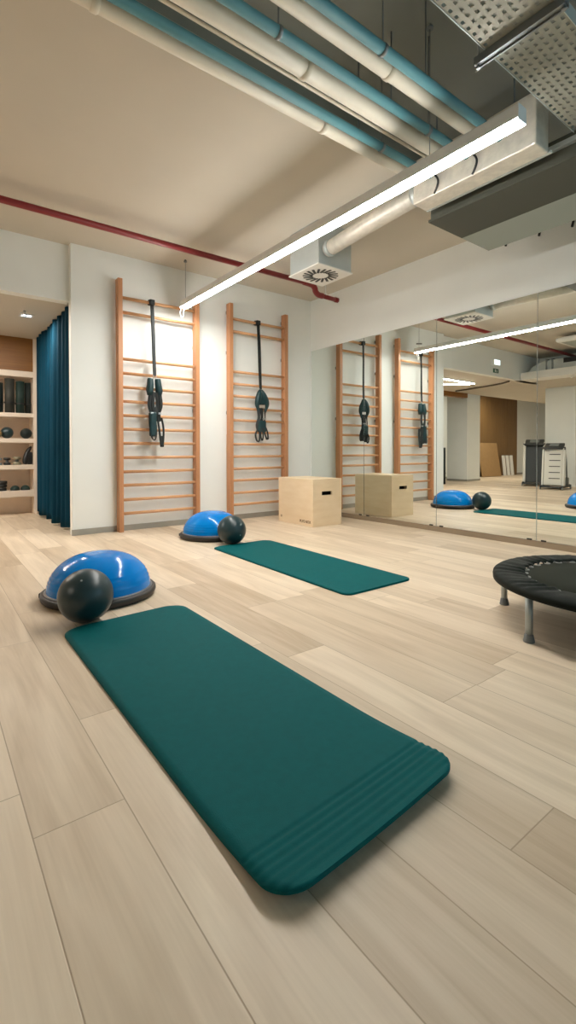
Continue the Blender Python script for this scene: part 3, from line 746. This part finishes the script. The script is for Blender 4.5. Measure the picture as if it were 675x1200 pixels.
# ------------------------------------------------------------------ things seen only in the mirror
# signs on the header over the curtain opening
t = thing('emergency_light', 'small lit white emergency light on the header wall, seen in the mirror', 'sign', (-.68, 5.32, 2.63))
bm = B(); box(bm, -.80, -.56, 5.29, 5.341, 2.635, 2.76, .006); obj('housing', bm, m_plate, t)
bm = B(); box(bm, -.785, -.575, 5.284, 5.291, 2.648, 2.748); obj('lens', bm, m_exit, t)
t = thing('exit_sign', 'small dark green exit sign below the emergency light, seen in the mirror', 'sign', (-.71, 5.33, 2.49))
bm = B(); box(bm, -.81, -.61, 5.332, 5.34, 2.49, 2.575); obj('plate', bm, m_green, t)
bm = B()
tube(bm, [(-.745, 5.330, 2.553), (-.745, 5.330, 2.5521)], .008, 10, up=(0,1,0))
box(bm, -.752, -.738, 5.330, 5.332, 2.520, 2.545); rotbox(bm, Vector((-.754, 5.331, 2.512)), (.008, .002, .03), Matrix.Rotation(.6, 3, 'Y')); rotbox(bm, Vector((-.736, 5.331, 2.512)), (.008, .002, .03), Matrix.Rotation(-.6, 3, 'Y'))
rotbox(bm, Vector((-.745, 5.331, 2.536)), (.036, .002, .006), Matrix.Rotation(.3, 3, 'Y'))
box(bm, -.70, -.665, 5.330, 5.332, 2.505, 2.560); obj('pictogram', bm, m_sign, t)
# angled linear lights in the low ceiling
def bar(name, p, q, label):
    t = thing(name, label, 'light', ((p[0]+q[0])/2, (p[1]+q[1])/2, ZS-.03), 'angled light bars in the low ceiling')
    d = (Vector(q)-Vector(p)); M3 = Matrix.Rotation(math.atan2(d.y, d.x), 3, 'Z'); c = Vector(((p[0]+q[0])/2, (p[1]+q[1])/2, 0))
    bm = B(); rotbox(bm, c+Vector((0,0,ZS-.0126)), (d.length, .07, .025), M3); obj('housing', bm, m_alu, t)
    bm = B(); rotbox(bm, c+Vector((0,0,ZS-.027)), (d.length-.01, .06, .008), M3); obj('diffuser', bm, m_led2, t)
bar('linear_light', (.35, 6.09, 0), (-1.18, 6.13, 0), 'glowing light bar in the low ceiling nearer the header, seen in the mirror')
bar('linear_light', (-.45, 6.90, 0), (-1.22, 6.24, 0), 'slanted glowing light bar in the low ceiling nearer the shelves, seen in the mirror')
# bulkhead air duct
t = thing('bulkhead_duct', 'large white air duct with dark grille above the treadmill, seen in the mirror', 'duct', (-2.0, 3.3, 2.42))
bm = B(); box(bm, -2.15, -1.73, .3, 5.335, 2.425, 2.585, .004, 1); obj('ledge', bm, m_plate, t)
bm = B()
pr = [(5.20, 2.60), (5.12, 2.70), (4.95, 2.77), (4.75, 2.80), (.3, 2.81), (.3, 2.59), (5.20, 2.59)]
a_ = [bm.verts.new((-2.12, y, z)) for y, z in pr]; b_ = [bm.verts.new((-1.83, y, z)) for y, z in pr]
bm.faces.new(a_); bm.faces.new(b_[::-1])
for k in range(len(pr)): bm.faces.new((a_[k], a_[(k+1)%len(pr)], b_[(k+1)%len(pr)], b_[k]))
obj('duct_body', bm, m_steel, t)
for y in (4.82, 4.70):
    bm = B(); box(bm, -2.13, -1.815, y-.015, y+.015, 2.588, 2.825); obj('flange', bm, m_strut, t)
bm = B(); box(bm, -1.835, -1.82, 4.15, 4.48, 2.70, 2.80); obj('grille', bm, m_black, t)
bm = B(); sphere(bm, (-1.9, 4.35, 2.40), .028, 16); tag(obj('smoke_detector', bm, m_plate), 'small white round detector under the bulkhead, seen in the mirror', 'smoke detector')
# flat ceiling unit
t = thing('ceiling_unit', 'flat rounded white unit hanging under the main ceiling, seen in the mirror', 'air unit', (-.9, 3.7, 2.84))
bm = B(); box(bm, -1.5, -.45, 3.35, 4.05, 2.85, 2.94, .04, 4); obj('casing', bm, m_plate, t)
bm = B(); box(bm, -1.42, -.53, 3.43, 3.97, 2.846, 2.851); obj('panel', bm, m_fcul, t)
for x in (-1.2, -.75):
    bm = B(); tube(bm, [(x, 3.7, 2.93), (x, 3.7, ZC)], .006, 8); obj('hanger', bm, m_strut, t)
# wood panelling on the far wall, boards leaning there
bm = B()
for k in range(4):
    xa = -8.35+k*.68; box(bm, xa+.003, xa+.677, 8.80, 8.836, 0, 2.715)
tag(obj('wood_panelling', bm, m_dkwood), 'brown wood panelling on the far wall, seen in the mirror', 'wall panel')
bm = B(); rotbox(bm, Vector((-6.25, 8.66, .565)), (1.15, .04, 1.13), Matrix.Rotation(-.16, 3, 'X'), .004)
tag(obj('cardboard_sheet', bm, m_card), 'brown board leaning on the wood panelling, seen in the mirror', 'board')
for k in range(3):
    bm = B(); rotbox(bm, Vector((-7.16-.22*k, 8.64-.02*k, .352)), (.13, .05, .70), Matrix.Rotation(-.10, 3, 'X'), .004)
    tag(obj('white_plank', bm, m_whitep), ('white plank beside the brown board, seen in the mirror', 'middle white plank of three leaning on the panelling, seen in the mirror', 'white plank farthest from the brown board, seen in the mirror')[k], 'plank', 'white planks leaning on the far wall')

# folded treadmills
def treadmill(loc, rz, label, light, scale):
    t = thing('treadmill', label, 'treadmill', loc, 'folded treadmills')
    cm, dk = m_tmw, m_tmd
    MM = Matrix.Translation(loc) @ Matrix.Rotation(rz, 4, 'Z') @ Matrix.Diagonal((.72*scale, .95*scale, scale, 1))
    def add(name, fn, m, parent=t):
        b_ = B(); fn(b_); bmesh.ops.transform(b_, matrix=MM, verts=b_.verts); return obj(name, b_, m, parent)
    tilt = Matrix.Rotation(-.12, 3, 'X')
    def base(b_):
        for s in (-1, 1): box(b_, s*.34-.035, s*.34+.035, -.28, .62, .05, .11, .01)
        box(b_, -.34, .34, .52, .62, .05, .12, .01); box(b_, -.34, .34, -.28, -.20, .05, .09, .01)
    add('base_frame', base, dk)
    for x, y in ((-.36, -.24), (.36, -.24), (-.36, .58), (.36, .58)):
        add('wheel', lambda b_: lathe(b_, [(.028,-.02),(.042,-.016),(.042,.016),(.028,.02)], (x, y, .042), 20, 'x'), m_tmc)
    if light:
        d = add('deck', lambda b_: rotbox(b_, Vector((0, -.02, .56)), (.62, .12, .92), tilt, .03), cm)
        for k in range(5):
            add('slot', lambda b_: rotbox(b_, Vector((-.05, -.083+.118*(k-2)*.155*1.0, .60+(k-2)*.155)), (.36, .012, .018), tilt), m_black, d)
        add('side_rail', lambda b_: rotbox(b_, Vector((-.34, -.02, .56)), (.06, .15, .94), tilt, .015), m_tmc if not light else m_whitep)
        add('side_rail', lambda b_: rotbox(b_, Vector((.34, -.02, .56)), (.06, .15, .94), tilt, .015), m_whitep)
        add('motor_cover', lambda b_: box(b_, -.32, .32, .12, .56, .10, .30, .03), m_tmc)
    else:
        add('deck', lambda b_: rotbox(b_, Vector((0, -.02, .60)), (.56, .09, 1.02), tilt, .01), dk)
        for s in (-1, 1):
            add('side_rail', lambda b_: rotbox(b_, Vector((s*.32, -.04, .60)), (.09, .13, 1.04), tilt, .02), cm)
        add('motor_cover', lambda b_: box(b_, -.32, .32, .12, .56, .10, .28, .03), dk)
    for s in (-1, 1):
        add('upright', lambda b_: tube(b_, [(s*.33, .30, .10), (s*.33, .22, .70), (s*.32, .10, 1.10)], .026, 10), m_tmc)
    add('console', lambda b_: rotbox(b_, Vector((0, .04, 1.12)), (.62, .26, .07), Matrix.Rotation(.5, 3, 'X'), .02), dk)
    add('display', lambda b_: rotbox(b_, Vector((0, .03, 1.162)), (.30, .14, .008), Matrix.Rotation(.5, 3, 'X')), m_tmc)
    add('handlebar', lambda b_: tube(b_, spline([(-.33, .12, 1.08), (-.34, -.10, 1.09), (-.25, -.20, 1.07), (.25, -.20, 1.07), (.34, -.10, 1.09), (.33, .12, 1.08)]), .018, 10), dk)
treadmill((-2.42, 4.92, 0), 1.42, 'white folded treadmill with five slots, standing before the pale wall, seen in the mirror', True, .86)
treadmill((-3.20, 5.72, 0), 1.22, 'black folded treadmill with white side rails, behind the white one, seen in the mirror', False, .95)

# ------------------------------------------------------------------ lights
def area(name, loc, rot, sx, sy, power, col):
    l = bpy.data.lights.new(name, 'AREA'); l.shape = 'RECTANGLE'; l.size = sx; l.size_y = sy; l.energy = power; l.color = col
    o = bpy.data.objects.new(name, l); COL.objects.link(o); o.location = loc; o.rotation_euler = rot; return o
for i, (a, b) in enumerate(WIN):
    area('daylight_fill', ((a+b)/2, -3.92, 1.65), (-PI/2, 0, 0), b-a, 1.5, 20, (.40, .80, 1.0))
for i, (a, b) in enumerate(ADDED_WIN):
    area('daylight_fill', (XM+.08, (a+b)/2, 1.7), (0, PI/2, 0), 1.6, b-a, 22, (.45, .80, 1.0))  # cool light added at the unseen right-wall windows
area('alcove_spot_light', (.945, 6.15, ZS-.03), (0,0,0), .1, .1, 16, (1, .92, .82))
for x, y, z in ((-6.6, 6.0, ZS-.02), (-5.5, 8.0, 2.68), (-3.6, 2.4, ZS-.02)):
    area('added_fill', (x, y, z), (0,0,0), .5, .5, 44, (1, .92, .80))  # unseen fill lights added under the low ceilings, no fixtures modelled
w = bpy.data.worlds.new('world'); sc.world = w; w.use_nodes = True
w.node_tree.nodes['Background'].inputs[0].default_value = (.55, .75, .9, 1); w.node_tree.nodes['Background'].inputs[1].default_value = .25

# ------------------------------------------------------------------ camera (rising-front lens: the horizon sits above the frame centre)
f_px, cy_px, yaw, pitch, roll_ = 561.1, 535.9, .65057, -.013366, -.00147
fw = Vector((math.sin(yaw)*math.cos(pitch), math.cos(yaw)*math.cos(pitch), math.sin(pitch)))
r0 = Vector((math.cos(yaw), -math.sin(yaw), 0)); u0 = r0.cross(fw)
r_ = r0*math.cos(roll_)+u0*math.sin(roll_); u_ = -r0*math.sin(roll_)+u0*math.cos(roll_)
cd = bpy.data.cameras.new('camera'); cam = bpy.data.objects.new('camera', cd); COL.objects.link(cam)
cam.matrix_world = Matrix(((r_.x, u_.x, -fw.x, 0), (r_.y, u_.y, -fw.y, 0), (r_.z, u_.z, -fw.z, .87), (0,0,0,1)))
cd.sensor_fit = 'AUTO'; cd.sensor_width = 36; cd.lens = f_px/1200*36
cd.shift_y = -(600-cy_px)/1200; cd.clip_start = .02
sc.camera = cam
sc.view_settings.view_transform = 'Standard'; sc.view_settings.look = 'None'
sc.view_settings.gamma = 1; sc.view_settings.use_curve_mapping = False
sc.view_settings.exposure = 0.0
sc.cycles.use_denoising = True
sc.cycles.max_bounces = 12; sc.cycles.diffuse_bounces = 6; sc.cycles.glossy_bounces = 6
sc.cycles.sample_clamp_indirect = 8
